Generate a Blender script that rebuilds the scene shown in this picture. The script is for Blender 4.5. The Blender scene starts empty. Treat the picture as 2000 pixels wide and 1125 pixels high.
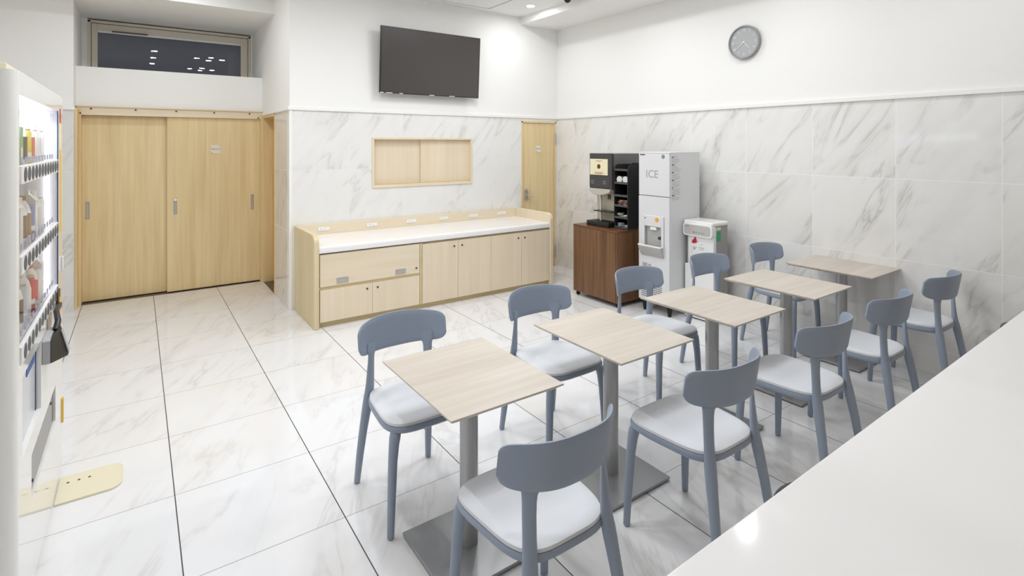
import bpy, bmesh, math, random
from mathutils import Vector, Matrix
S = bpy.context.scene
COL = S.collection
PI = math.pi

# ------------------------------------------------------------ camera, world, exposure
F_PX, YAW, HORIZON = 1039.15, 0.613543, 283.05
cam_data = bpy.data.cameras.new('camera')
cam = bpy.data.objects.new('camera', cam_data)
COL.objects.link(cam)
cam.location = (0.4579, -2.9167, 1.6242)
cam.rotation_euler = (PI/2, 0, -YAW)
cam_data.sensor_width = 36.0
cam_data.lens = 36.0*F_PX/2000.0
cam_data.shift_y = -(562.5-HORIZON)/2000.0
cam_data.clip_start = 0.02
S.camera = cam
wd = bpy.data.worlds.new('night_outside')
S.world = wd
wd.use_nodes = True
wd.node_tree.nodes['Background'].inputs[0].default_value = (0.045, 0.047, 0.055, 1)
wd.node_tree.nodes['Background'].inputs[1].default_value = 1.7
S.view_settings.view_transform = 'Standard'
S.view_settings.look = 'None'
S.view_settings.gamma = 1.0
S.view_settings.use_curve_mapping = False
S.view_settings.exposure = -0.43
try:
    S.cycles.max_bounces = 10
    S.cycles.diffuse_bounces = 6
    S.cycles.sample_clamp_indirect = 6.0
    S.cycles.caustics_reflective = False
except Exception:
    pass
LAMP_W = 9.0

# main dimensions (metres): camera looks towards +Y and +X
XR, YB, YD, XL = 5.105, 2.61, 4.03, -0.72     # right wall, back wall, sliding doors, left wall
XA = 1.68                                      # alcove side
ZC, ZS, ZA = 3.265, 3.169, 3.05                # ceiling, soffit, alcove ceiling
YFRONT = -5.6

# ------------------------------------------------------------ helpers
OFF = {}
def lin(c):
    return tuple(((v/255)/12.92 if v/255 <= .04045 else ((v/255+.055)/1.055)**2.4) for v in c) + (1,)

def add_box(bm, x0, x1, y0, y1, z0, z1):
    vs = [bm.verts.new((x, y, z)) for x in (min(x0,x1), max(x0,x1)) for y in (min(y0,y1), max(y0,y1)) for z in (min(z0,z1), max(z0,z1))]
    for f in ((0,1,3,2), (4,6,7,5), (0,4,5,1), (2,3,7,6), (0,2,6,4), (1,5,7,3)):
        bm.faces.new([vs[i] for i in f])
    return vs
def boxes(*bs):
    bm = bmesh.new()
    for b in bs: add_box(bm, *b)
    return bm
def add_prism(bm, pts, axis, a, b):
    """polygon pts (2D) extruded along axis from a to b"""
    def P(p, t):
        return {0: (t, p[0], p[1]), 1: (p[0], t, p[1]), 2: (p[0], p[1], t)}[axis]
    A = [bm.verts.new(P(p, a)) for p in pts]; B = [bm.verts.new(P(p, b)) for p in pts]
    n = len(pts)
    bm.faces.new(A[::-1]); bm.faces.new(B)
    for i in range(n): bm.faces.new((A[i], A[(i+1) % n], B[(i+1) % n], B[i]))
def rrect(x0, x1, y0, y1, r, n=6, corners=(1,1,1,1)):
    """rounded rectangle, corners order: (x0,y0),(x1,y0),(x1,y1),(x0,y1)"""
    out = []
    for k, (cx, cy, a0) in enumerate(((x0,y0,PI), (x1,y0,1.5*PI), (x1,y1,0), (x0,y1,.5*PI))):
        rr = r*corners[k]
        ccx = cx + (rr if cx == x0 else -rr); ccy = cy + (rr if cy == y0 else -rr)
        if rr == 0: out.append((cx, cy)); continue
        for i in range(n+1):
            a = a0 + i/n*PI/2
            out.append((ccx+rr*math.cos(a), ccy+rr*math.sin(a)))
    return out
def add_tube(bm, path, radii, n=16, cap=True, twist=None):
    """swept tube; radii = list of r or (rx, ry): rx along world X, ry across"""
    rings = []
    P = [Vector(p) for p in path]
    for i, p in enumerate(P):
        t = (P[min(i+1, len(P)-1)] - P[max(i-1, 0)]).normalized()
        ux = Vector((1,0,0)) if abs(t.x) < .9 else Vector((0,1,0))
        ux = (ux - t*ux.dot(t)).normalized(); uy = t.cross(ux)
        if twist: ux, uy = ux*math.cos(twist[i])+uy*math.sin(twist[i]), uy*math.cos(twist[i])-ux*math.sin(twist[i])
        r = radii[i]; rx, ry = (r if isinstance(r, tuple) else (r, r))
        rings.append([bm.verts.new(p + ux*rx*math.cos(2*PI*k/n) + uy*ry*math.sin(2*PI*k/n)) for k in range(n)])
    for a, b in zip(rings, rings[1:]):
        for k in range(n): bm.faces.new((a[k], a[(k+1) % n], b[(k+1) % n], b[k]))
    if cap:
        bm.faces.new(rings[0][::-1]); bm.faces.new(rings[-1])
def add_cyl(bm, c, r, h, axis=2, n=32, r2=None):
    d = Vector([(1,0,0), (0,1,0), (0,0,1)][axis])
    c = Vector(c); a, b = c, c + d*h
    u = Vector([(0,1,0), (0,0,1), (1,0,0)][axis]); v = d.cross(u)
    r2 = r if r2 is None else r2
    A = [bm.verts.new(a + (u*math.cos(2*PI*k/n)+v*math.sin(2*PI*k/n))*r) for k in range(n)]
    B = [bm.verts.new(b + (u*math.cos(2*PI*k/n)+v*math.sin(2*PI*k/n))*r2) for k in range(n)]
    bm.faces.new(A[::-1]); bm.faces.new(B)
    for k in range(n): bm.faces.new((A[k], A[(k+1) % n], B[(k+1) % n], B[k]))
def add_lathe(bm, c, prof, n=24, axis=2):
    """prof: (r, t) pairs along the axis"""
    d = Vector([(1,0,0), (0,1,0), (0,0,1)][axis]); u = Vector([(0,1,0), (0,0,1), (1,0,0)][axis]); v = d.cross(u); c = Vector(c)
    R = [[bm.verts.new(c + d*t + (u*math.cos(2*PI*k/n)+v*math.sin(2*PI*k/n))*max(r, 1e-4)) for k in range(n)] for r, t in prof]
    for a, b in zip(R, R[1:]):
        for k in range(n): bm.faces.new((a[k], a[(k+1) % n], b[(k+1) % n], b[k]))
    bm.faces.new(R[0][::-1]); bm.faces.new(R[-1])

def obj(name, bm, mat, parent=None, label=None, bevel=0, smooth=False, seg=2, kind=None):
    """links the bmesh (in world coordinates) as ONE mesh object"""
    bmesh.ops.recalc_face_normals(bm, faces=bm.faces)
    off = OFF.get(parent.name, Vector()) if parent is not None else Vector()
    if off.length: bmesh.ops.translate(bm, verts=bm.verts, vec=-off)
    me = bpy.data.meshes.new(name)
    if smooth:
        for f in bm.faces: f.smooth = True
    bm.to_mesh(me); bm.free()
    o = bpy.data.objects.new(name, me); COL.objects.link(o)
    if mat is not None: me.materials.append(mat)
    if parent is not None: o.parent = parent
    OFF[o.name] = off
    if label: o['label'] = label
    if kind: o['kind'] = kind
    if bevel:
        m = o.modifiers.new('bevel', 'BEVEL'); m.width = bevel; m.segments = seg; m.limit_method = 'ANGLE'; m.angle_limit = math.radians(35)
        for f in me.polygons: f.use_smooth = True
        w = o.modifiers.new('normals', 'WEIGHTED_NORMAL'); w.keep_sharp = True
    elif smooth:
        e = o.modifiers.new('split', 'EDGE_SPLIT'); e.split_angle = math.radians(38)
    return o
def thing(name, label, cat, loc=(0,0,0), group=None):
    o = bpy.data.objects.new(name, None); COL.objects.link(o)
    o.location = loc; o.empty_display_size = .05
    o['label'] = label; o['category'] = cat
    if group: o['group'] = group
    OFF[o.name] = Vector(loc)
    return o
def tag(o, label, cat, group=None):
    o['label'] = label; o['category'] = cat
    if group: o['group'] = group
    return o
def struct(name, bm, mat, label=None, **k):
    o = obj(name, bm, mat, **k); o['kind'] = 'structure'
    if label: o['label'] = label; o['category'] = name.split('_')[0]
    return o
def copy_tree(root):
    """a copy of a thing with copies of its parts and sub-parts"""
    r = root.copy(); COL.objects.link(r)
    for ch in root.children:
        c = ch.copy(); COL.objects.link(c); c.parent = r
        for g in ch.children:
            d = g.copy(); COL.objects.link(d); d.parent = c
    return r
def text_bm(s, size, origin, right, up, depth=.0006, align='CENTER'):
    cu = bpy.data.curves.new('lettering', 'FONT')
    cu.body = s; cu.size = size; cu.extrude = depth; cu.align_x = align; cu.align_y = 'CENTER'; cu.resolution_u = 3
    t = bpy.data.objects.new('lettering', cu); COL.objects.link(t)
    dg = bpy.context.evaluated_depsgraph_get()
    me = bpy.data.meshes.new_from_object(t.evaluated_get(dg))
    bm = bmesh.new(); bm.from_mesh(me)
    R = Vector(right); U = Vector(up); N = R.cross(U)
    M = Matrix(((R.x, U.x, N.x, origin[0]), (R.y, U.y, N.y, origin[1]), (R.z, U.z, N.z, origin[2]), (0,0,0,1)))
    bm.transform(M)
    bpy.data.objects.remove(t); bpy.data.curves.remove(cu); bpy.data.meshes.remove(me)
    return bm

# ------------------------------------------------------------ materials
class NT:
    def __init__(s, name):
        s.m = bpy.data.materials.new(name); s.m.use_nodes = True; s.t = s.m.node_tree
        s.b = s.t.nodes['Principled BSDF']; s.out = s.t.nodes['Material Output']
    def n(s, typ, **k):
        x = s.t.nodes.new(typ)
        for a, b in k.items(): setattr(x, a, b)
        return x
    def l(s, a, b): s.t.links.new(a, b)
    def math(s, op, a, b=None, c=None):
        x = s.n('ShaderNodeMath', operation=op)
        for i, v in enumerate((a, b, c)):
            if v is None: continue
            if isinstance(v, (int, float)): x.inputs[i].default_value = v
            else: s.l(v, x.inputs[i])
        return x.outputs[0]
    def mix(s, f, a, b):
        x = s.n('ShaderNodeMix', data_type='RGBA')
        for sock, v in ((x.inputs[0], f), (x.inputs[6], a), (x.inputs[7], b)):
            if isinstance(v, (int, float, tuple)): sock.default_value = v
            else: s.l(v, sock)
        return x.outputs[2]
    def ramp(s, f, stops):
        x = s.n('ShaderNodeValToRGB'); s.l(f, x.inputs[0])
        e = x.color_ramp.elements
        e[0].position, e[0].color = stops[0][0], stops[0][1]; e[1].position, e[1].color = stops[-1][0], stops[-1][1]
        for p, c in stops[1:-1]:
            q = e.new(p); q.color = c
        return x.outputs[0]

def plain(name, rgb, rough=.5, metal=0, spec=.5, emit=None, noise=.0, coat=0):
    t = NT(name)
    c = lin(rgb)
    t.b.inputs['Roughness'].default_value = rough
    t.b.inputs['Metallic'].default_value = metal
    t.b.inputs['Specular IOR Level'].default_value = spec
    t.b.inputs['Coat Weight'].default_value = coat
    t.b.inputs['Base Color'].default_value = c
    if emit:
        t.b.inputs['Emission Color'].default_value = c; t.b.inputs['Emission Strength'].default_value = emit
    # a little surface grain on everything, so nothing is a dead flat colour
    tc = t.n('ShaderNodeTexCoord'); nz = t.n('ShaderNodeTexNoise'); t.l(tc.outputs['Object'], nz.inputs['Vector'])
    nz.inputs['Scale'].default_value = 60; nz.inputs['Detail'].default_value = 3
    a = noise or .015
    t.l(t.mix(t.math('MULTIPLY', nz.outputs[0], a*4), c, tuple(v*(1-a*3) for v in c[:3])+(1,)), t.b.inputs['Base Color'])
    return t.m

def wood(name, light, dark, grain='Z', rough=.45, scale=1.0, contrast=1.0, streak=26):
    """straight-grained veneer; grain = world axis along which it runs"""
    t = NT(name)
    g = t.n('ShaderNodeNewGeometry'); mp = t.n('ShaderNodeMapping'); t.l(g.outputs['Position'], mp.inputs['Vector'])
    sc = {'X': (1.2, streak, streak), 'Y': (streak, 1.2, streak), 'Z': (streak, streak, .9)}[grain]
    mp.inputs['Scale'].default_value = tuple(v*scale for v in sc)
    n1 = t.n('ShaderNodeTexNoise'); t.l(mp.outputs[0], n1.inputs['Vector'])
    n1.inputs['Scale'].default_value = 1; n1.inputs['Detail'].default_value = 6; n1.inputs['Roughness'].default_value = .62; n1.inputs['Distortion'].default_value = .35
    mp2 = t.n('ShaderNodeMapping'); t.l(g.outputs['Position'], mp2.inputs['Vector'])
    mp2.inputs['Scale'].default_value = tuple(v*scale*(.22 if v > 2 else .6) for v in sc)
    n2 = t.n('ShaderNodeTexNoise'); t.l(mp2.outputs[0], n2.inputs['Vector']); n2.inputs['Scale'].default_value = 1; n2.inputs['Detail'].default_value = 2
    f = t.math('ADD', t.math('MULTIPLY', n1.outputs[0], .6), t.math('MULTIPLY', n2.outputs[0], .4))
    w = .16/contrast
    t.l(t.ramp(f, ((.5-w, lin(dark)), (.5+w, lin(light)))), t.b.inputs['Base Color'])
    t.b.inputs['Roughness'].default_value = rough
    return t.m

def marble(name, u, v, ph, base, vein, angle, grout_u, grout_v, gw, rough=.07, strength=.55, T=.6, flip=1, cell=(.6,.6), warm=None, vscale=1.0):
    """polished marble-look tiles; u, v = world axes in the surface, ph = joint phases, grout_u = joints of constant u"""
    t = NT(name)
    g = t.n('ShaderNodeNewGeometry'); sp = t.n('ShaderNodeSeparateXYZ'); t.l(g.outputs['Position'], sp.inputs[0])
    U, V = sp.outputs[u], sp.outputs[v]
    a = t.math('DIVIDE', t.math('SUBTRACT', U, ph[0]), cell[0]); b = t.math('DIVIDE', t.math('SUBTRACT', V, ph[1]), cell[1])
    ia, ib = t.math('FLOOR', a), t.math('FLOOR', b)
    fa, fb = t.math('SUBTRACT', a, ia), t.math('SUBTRACT', b, ib)
    cmb = t.n('ShaderNodeCombineXYZ'); t.l(ia, cmb.inputs[0]); t.l(ib, cmb.inputs[1])
    wn = t.n('ShaderNodeTexWhiteNoise', noise_dimensions='3D'); t.l(cmb.outputs[0], wn.inputs['Vector'])
    sr = t.n('ShaderNodeSeparateXYZ'); t.l(wn.outputs['Color'], sr.inputs[0])
    # position within a slab, shifted at random per tile
    Uo = t.math('ADD', t.math('MULTIPLY', U, flip), t.math('MULTIPLY', sr.outputs[0], 37.0))
    Vo = t.math('ADD', V, t.math('MULTIPLY', sr.outputs[1], 23.0))
    ca, sa = math.cos(angle), math.sin(angle)
    al = t.math('ADD', t.math('MULTIPLY', Uo, ca), t.math('MULTIPLY', Vo, sa))
    ac = t.math('SUBTRACT', t.math('MULTIPLY', Vo, ca), t.math('MULTIPLY', Uo, sa))
    def noise(ka, kc, sc, det, dis, seed):
        c = t.n('ShaderNodeCombineXYZ'); t.l(t.math('MULTIPLY', al, ka), c.inputs[0]); t.l(t.math('MULTIPLY', ac, kc), c.inputs[1]); c.inputs[2].default_value = seed
        n = t.n('ShaderNodeTexNoise'); t.l(c.outputs[0], n.inputs['Vector'])
        n.inputs['Scale'].default_value = sc*vscale; n.inputs['Detail'].default_value = det; n.inputs['Distortion'].default_value = dis; n.inputs['Roughness'].default_value = .58
        return n.outputs[0]
    n1 = noise(.55, 2.3, 1.5, 4, .6, 3.1)
    d1 = t.math('ABSOLUTE', t.math('SUBTRACT', n1, .5))
    thin = t.n('ShaderNodeMapRange', interpolation_type='SMOOTHSTEP'); t.l(d1, thin.inputs[0]); thin.inputs[1].default_value = 0; thin.inputs[2].default_value = .022; thin.inputs[3].default_value = 1; thin.inputs[4].default_value = 0
    soft = t.n('ShaderNodeMapRange', interpolation_type='SMOOTHSTEP'); t.l(d1, soft.inputs[0]); soft.inputs[1].default_value = 0; soft.inputs[2].default_value = .085; soft.inputs[3].default_value = 1; soft.inputs[4].default_value = 0
    gate = t.n('ShaderNodeMapRange', interpolation_type='SMOOTHSTEP'); t.l(noise(1.5, 2.6, 1.3, 3, .2, 9.7), gate.inputs[0]); gate.inputs[1].default_value = .39; gate.inputs[2].default_value = .63
    cloud = noise(.9, 4.0, 1.4, 3, .3, 17.0)
    veins = t.math('MULTIPLY', t.math('ADD', t.math('MULTIPLY', thin.outputs[0], .75), t.math('MULTIPLY', soft.outputs[0], .42)), gate.outputs[0])
    clf = t.n('ShaderNodeMapRange'); t.l(cloud, clf.inputs[0]); clf.inputs[1].default_value = .5; clf.inputs[2].default_value = .78
    fac = t.math('MINIMUM', t.math('MULTIPLY', t.math('ADD', veins, t.math('MULTIPLY', clf.outputs[0], .28)), strength), 1.0)
    col = t.mix(fac, lin(base), lin(vein))
    if warm:
        col = t.mix(t.math('MULTIPLY', t.math('MULTIPLY', sr.outputs[2], gate.outputs[0]), .35), col, lin(warm))
    # joints
    ja = t.math('MULTIPLY', t.math('MINIMUM', fa, t.math('SUBTRACT', 1.0, fa)), cell[0])
    jb = t.math('MULTIPLY', t.math('MINIMUM', fb, t.math('SUBTRACT', 1.0, fb)), cell[1])
    ma = t.math('LESS_THAN', ja, gw[0]/2); mb = t.math('LESS_THAN', jb, gw[1]/2)
    col = t.mix(mb, col, lin(grout_v)); col = t.mix(ma, col, lin(grout_u))
    t.l(col, t.b.inputs['Base Color'])
    anyj = t.math('MAXIMUM', ma, mb)
    t.l(t.math('ADD', t.math('MULTIPLY', anyj, .5), rough), t.b.inputs['Roughness'])
    # tiles are never perfectly coplanar or flat
    bump = t.n('ShaderNodeBump'); bump.inputs['Distance'].default_value = .002; bump.inputs['Strength'].default_value = .25
    t.l(t.math('SUBTRACT', 1.0, anyj), bump.inputs['Height']); t.l(bump.outputs[0], t.b.inputs['Normal'])
    return t.m

def glass(name, tint=(1,1,1,1), rough=0.0, ior=1.5):
    """thin clear pane: see-through with a Fresnel mirror on top"""
    t = NT(name)
    tr = t.n('ShaderNodeBsdfTransparent'); tr.inputs[0].default_value = tint
    gl = t.n('ShaderNodeBsdfGlossy'); gl.inputs['Roughness'].default_value = rough
    fr = t.n('ShaderNodeFresnel'); gm = t.n('ShaderNodeNewGeometry')
    t.l(t.math('POWER', ior, t.math('SUBTRACT', 1.0, t.math('MULTIPLY', gm.outputs['Backfacing'], 2.0))), fr.inputs[0])
    mx = t.n('ShaderNodeMixShader'); t.l(fr.outputs[0], mx.inputs[0]); t.l(tr.outputs[0], mx.inputs[1]); t.l(gl.outputs[0], mx.inputs[2])
    t.l(mx.outputs[0], t.out.inputs[0])
    return t.m

M = {}
M['paint'] = plain('white wall paint', (243, 242, 239), .75)
M['ceil'] = plain('white ceiling board', (240, 239, 236), .8)
M['trimw'] = plain('white moulding', (244, 243, 240), .4)
VB, VV = (236, 235, 232), (150, 147, 144)
M['floor'] = marble('polished marble floor tiles', 0, 1, (0, 0), (229, 229, 230), (158, 156, 154), math.radians(62), (52, 52, 54), (118, 116, 114), (.0045, .0028), rough=.05, strength=.25, warm=(228, 221, 213))
M['wallx'] = marble('marble wall tiles right', 1, 2, (-.114, .17), VB, VV, math.radians(58), (247, 246, 244), (247, 246, 244), (.004, .004), rough=.05, strength=.36, flip=-1, warm=(228, 222, 214))
M['wally'] = marble('marble wall tiles back', 0, 2, (3.467, .17), VB, VV, math.radians(55), (240, 239, 237), (240, 239, 237), (.002, .002), rough=.06, strength=.27, warm=(232, 228, 222))
M['maple'] = wood('golden maple veneer', (237, 216, 170), (217, 192, 143), 'Z', .42, 1.0, 1.1)
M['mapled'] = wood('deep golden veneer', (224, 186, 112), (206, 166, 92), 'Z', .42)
M['beech'] = wood('pale beech veneer', (235, 221, 196), (223, 206, 178), 'Z', .5, 1.0, .8)
M['khaki'] = wood('khaki edge veneer', (212, 194, 152), (196, 176, 132), 'X', .5)
M['beechx'] = wood('pale beech veneer, level grain', (235, 221, 196), (224, 208, 180), 'X', .5, 1.0, .8)
M['tabletop'] = wood('washed oak laminate', (209, 199, 187), (189, 178, 165), 'X', .38, 1.1, 1.0, 22)
M['walnut'] = wood('walnut veneer', (138, 99, 66), (84, 56, 35), 'Z', .4, .9, 1.1, 30)
M['chair'] = plain('slate blue plastic', (143, 154, 171), .42)
M['seat'] = plain('pale grey seat pad', (210, 212, 216), .55)
M['steel'] = plain('satin steel', (176, 176, 177), .32, metal=.6)
M['base'] = plain('brushed steel plate', (158, 159, 160), .3, metal=.55)
M['chrome'] = plain('chrome', (215, 213, 210), .15, metal=1)
M['pull'] = plain('satin pull metal', (190, 186, 180), .35, metal=.35)
M['black'] = plain('black plastic', (22, 22, 23), .35)
M['blackm'] = plain('matt black board', (30, 30, 32), .55)
M['dark'] = plain('dark grey plastic', (62, 60, 60), .4)
M['midgrey'] = plain('mid grey plastic', (120, 120, 120), .5)
M['rubber'] = plain('black rubber', (16, 16, 16), .6)
M['white'] = plain('glossy white plastic', (238, 238, 236), .25)
M['whitem'] = plain('white enamel', (233, 233, 231), .3)
M['solid'] = plain('white solid surface worktop', (241, 239, 237), .07)
M['icem'] = plain('light grey enamel', (221, 221, 222), .35)
M['iced'] = plain('grey moulded plastic', (178, 178, 176), .4)
M['cream'] = plain('cream plastic', (226, 218, 192), .35)
M['alu'] = plain('champagne aluminium', (222, 214, 200), .4, metal=.1)
M['tvscreen'] = plain('switched-off screen', (72, 68, 66), .22)
M['tvedge'] = plain('screen edge', (35, 33, 33), .3)
M['clockf'] = plain('grey clock face', (172, 173, 174), .5)
M['clockr'] = plain('grey clock rim', (150, 152, 153), .4)
M['ink'] = plain('dark ink', (50, 50, 52), .6)
M['inkl'] = plain('grey ink', (166, 166, 167), .6)
M['inkw'] = plain('white ink', (240, 240, 240), .6)
M['red'] = plain('red print', (190, 30, 45), .5)
M['orange'] = plain('orange print', (240, 160, 40), .5)
M['yellow'] = plain('yellow print', (226, 186, 70), .5)
M['green'] = plain('green print', (40, 165, 115), .5)
M['blue'] = plain('blue print', (52, 88, 158), .45)
M['navy'] = plain('navy edge', (38, 52, 84), .35)
M['teal'] = plain('teal badge', (38, 84, 98), .4)
M['paper'] = plain('cream paper', (233, 224, 190), .6)
M['lens'] = plain('lit lamp lens', (255, 252, 246), .4, emit=22.0)
M['led'] = plain('cool white display lamp', (225, 232, 255), .4, emit=3.2)
M['glass'] = glass('clear glass', ior=1.06)
M['nightglass'] = glass('window glass at night', (.8, .82, .85, 1))
M['darkstone'] = plain('dark threshold stone', (96, 84, 70), .3)
M['mesh'] = plain('dark grey button plastic', (88, 90, 94), .5)  # plain dark grey of the vending machine's select buttons

# ------------------------------------------------------------ lamps in the ceiling
def downlight(x, y, label, z=ZC, group='recessed ceiling downlights', power=LAMP_W):
    t = thing('downlight', label, 'ceiling light', (x, y, z), group)
    bm = bmesh.new(); add_lathe(bm, (x, y, z-.004), [(.064, .004), (.064, .001), (.060, 0), (.048, 0)], 28)
    obj('trim_ring', bm, M['white'], t, smooth=True)
    bm = bmesh.new(); add_cyl(bm, (x, y, z-.0065), .046, .0035, 2, 28)
    obj('lamp_lens', bm, M['lens'], t)
    ld = bpy.data.lights.new('downlight_lamp', 'AREA'); ld.shape = 'DISK'; ld.size = .085; ld.energy = power; ld.spread = math.radians(176)
    ld.color = (.925, .955, 1.0)
    lo = bpy.data.objects.new('downlight_lamp', ld); COL.objects.link(lo); lo.parent = t; lo.location = (0, 0, -.009)
    return t
downlight(4.25, 2.09, 'lit round downlight in the ceiling, near the television corner beside the soffit', power=LAMP_W*.7)
downlight(.7, 2.75, 'round downlight nearest the sliding doors, washing the bulkhead above them', power=LAMP_W*1.3)
for y in (.73, -.62, -2.0):
    downlight(4.25, y, 'round downlight in the row above the tables, mirrored in the white counter', power=LAMP_W*.8)
for y in (1.25, .39, -.48, -2.0):
    downlight(.7, y, 'round downlight of the single row mirrored in the alcove window', power=LAMP_W*1.25)
for cx, cy in ((1.585, .8), (1.585, -.88), (3.2, 1.25), (3.2, -.45)):
    for dx, dy in ((-.21, 0), (.21, 0), (0, .21), (0, -.21)):
        downlight(cx+dx, cy+dy, 'round downlight of a four-lamp cluster mirrored in the floor tiles', power=LAMP_W*.55)

# ------------------------------------------------------------ the room
struct('floor', boxes((XL, XR+.05, YFRONT, YB+.05, -.1, 0), (XL, XA, YB+.05, YD+.4, -.1, 0)), M['floor'], 'polished white marble-look floor tiles with dark joints')
# right wall: tiled below the moulding, painted above
struct('wall_right', boxes((XR, XR+.1, YFRONT, YB+.1, 1.97, 3.4)), M['paint'], 'white painted upper right wall with the clock')
struct('wall_right_tiled', boxes((XR-.003, XR+.1, YFRONT, YB+.1, 0, 1.97)), M['wallx'], 'marble tiled lower right wall behind the drink machines')
# back wall with the hatch niche and the hinged door opening left out of the tiling
HX0, HX1, HZ0, HZ1 = 2.535, 3.735, 1.19, 1.685
WX0, WX1, WZ0, WZ1 = HX0-.01, HX1+.01, HZ0-.012, HZ1+.01
DX0, DX1, DZ = 4.495, 5.065, 1.93
struct('wall_back', boxes((XA, XR+.1, YB, YB+.1, 1.97, 3.4)), M['paint'], 'white painted upper back wall with the television')
struct('wall_back_tiled', boxes(
    (XA, WX0, YB-.003, YB+.1, 0, 1.97), (WX1, DX0, YB-.003, YB+.1, 0, 1.97),
    (WX0, WX1, YB-.003, YB+.1, 0, WZ0), (WX0, WX1, YB-.003, YB+.1, WZ1, 1.97),
    (DX0, DX1, YB-.003, YB+.1, DZ, 1.97), (DX1, XR+.05, YB-.003, YB+.1, 0, 1.97)), M['wally'], 'marble tiled lower back wall above the cabinet')
# the alcove side (faces -X)
struct('wall_alcove_side', boxes((XA, XA+.1, YB+.1, 5.0, 1.97, 3.4)), M['paint'], 'white painted side wall of the alcove')
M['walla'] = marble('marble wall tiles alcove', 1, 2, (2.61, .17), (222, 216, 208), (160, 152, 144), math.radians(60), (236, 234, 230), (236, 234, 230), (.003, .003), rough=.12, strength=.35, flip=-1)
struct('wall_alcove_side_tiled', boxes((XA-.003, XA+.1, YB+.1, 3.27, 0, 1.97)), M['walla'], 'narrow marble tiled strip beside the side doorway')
# left of the sliding doors
struct('wall_left', boxes((XL-.1, XL, YFRONT, 3.87, 0, 3.4)), M['paint'], 'white left wall behind the vending machine')
struct('wall_left_return', boxes((XL-.1, -.05, 3.77, 3.87, 1.97, 3.4), (-.15, -.05, 3.87, 5.0, 1.97, 3.4)), M['paint'], 'white painted wall left of the sliding doors')
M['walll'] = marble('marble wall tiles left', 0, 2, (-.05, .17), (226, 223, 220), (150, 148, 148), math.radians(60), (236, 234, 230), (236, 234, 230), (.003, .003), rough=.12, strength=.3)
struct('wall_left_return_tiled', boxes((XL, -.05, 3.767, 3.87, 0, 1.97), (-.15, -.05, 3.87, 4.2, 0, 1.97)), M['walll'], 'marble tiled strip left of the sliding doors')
# band above the sliding doors and the niche behind it
struct('wall_door_band', boxes((-.05, XA, YD-.01, 4.95, 2.025, 2.425)), M['paint'], 'white band of wall above the sliding doors')
struct('wall_niche_back', boxes((-.05, .0, 4.78, 4.95, 2.425, ZA), (1.665, XA, 4.78, 4.95, 2.425, ZA), (-.05, XA, 4.78, 4.95, 3.035, ZA+.02)), M['paint'], 'white back of the window niche')
struct('wall_front', boxes((XL-.1, XR+.1, YFRONT-.1, YFRONT, 0, 3.4)), M['paint'], 'white wall behind the viewer')
# ceiling: border, inner panel with a shadow gap, soffit along the right wall, bulkhead and niche ceiling
gx, gy, gw_ = 3.912, 2.474, .026
struct('ceiling', boxes((gx+gw_, 4.488, YFRONT, YB+.05, ZC, 3.4), (XL-.1, gx+gw_, gy+gw_, YB, ZC, 3.4), (XL-.1, XA, YB, 3.317, ZC, 3.4)), M['ceil'], 'white ceiling border around the centre panel')
struct('ceiling_panel', boxes((XL-.1, gx, YFRONT, gy, ZC, 3.38)), M['ceil'], 'large flat white centre panel of the ceiling')
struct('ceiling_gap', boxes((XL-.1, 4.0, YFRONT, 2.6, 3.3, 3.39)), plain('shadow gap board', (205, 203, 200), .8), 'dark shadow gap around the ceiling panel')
struct('ceiling_soffit', boxes((4.488, XR+.05, YFRONT, YB+.05, ZS, 3.4)), M['ceil'], 'lowered white soffit along the right wall')
struct('ceiling_alcove', boxes((XL, XA+.05, 3.317, 5.0, ZA, 3.4)), M['ceil'], 'lower white ceiling over the window niche')
# mouldings
def strip(name, lab, *bs): return struct(name, boxes(*bs), M['trimw'], lab, bevel=.003)
strip('trim_1', 'white moulding between tiles and paint on the right wall', (XR-.02, XR+.01, YFRONT, YB-.02, 1.968, 2.003))
strip('trim_2', 'white moulding between tiles and paint on the back wall', (XA-.02, XR+.01, YB-.02, YB+.01, 1.968, 2.003))
strip('trim_3', 'white moulding on the alcove side wall', (XA-.02, XA+.01, YB, YD-.01, 1.968, 1.993))
strip('trim_4', 'white moulding on the wall left of the doors', (XL, -.04, 3.75, 3.78, 1.965, 1.99))
strip('trim_5', 'white corner bead at the end of the back wall', (XA-.006, XA+.022, YB-.009, YB+.006, 0, 1.968))

# window high in the niche
w = thing('window_1', 'wide dark night-time window high above the sliding doors', 'window', (.84, 4.75, 2.43)); w['kind'] = 'structure'
yw = 4.75
obj('window_frame', boxes((.0, .03, yw-.05, yw+.05, 2.425, 3.03), (1.635, 1.665, yw-.05, yw+.05, 2.425, 3.03), (.0, 1.665, yw-.05, yw+.05, 3.005, 3.035), (.0, 1.665, yw-.05, yw+.05, 2.425, 2.46)), M['alu'], w, bevel=.003)
obj('window_sash', boxes((.035, .09, yw-.035, yw+.02, 2.46, 3.0), (1.55, 1.63, yw-.035, yw+.02, 2.46, 3.0), (.09, 1.55, yw-.035, yw+.02, 2.925, 3.0), (.09, 1.55, yw-.035, yw+.02, 2.46, 2.5)), M['alu'], w, bevel=.002)
obj('sash_rail', boxes((.09, 1.55, yw-.045, yw-.02, 2.9, 2.925)), M['white'], w, bevel=.002)
obj('pane', boxes((.09, 1.55, yw, yw+.004, 2.5, 2.925)), M['nightglass'], w)
obj('latch', boxes((.22, .56, yw-.06, yw-.045, 2.915, 2.93)), M['darkstone'], w, label='brown bar latch', bevel=.002)
struct('trim_6', boxes((-.05, 0, 4.70, 4.80, 2.425, ZA), (1.665, XA, 4.70, 4.80, 2.425, ZA)), M['trimw'], 'white jamb lining of the niche window')

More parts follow.
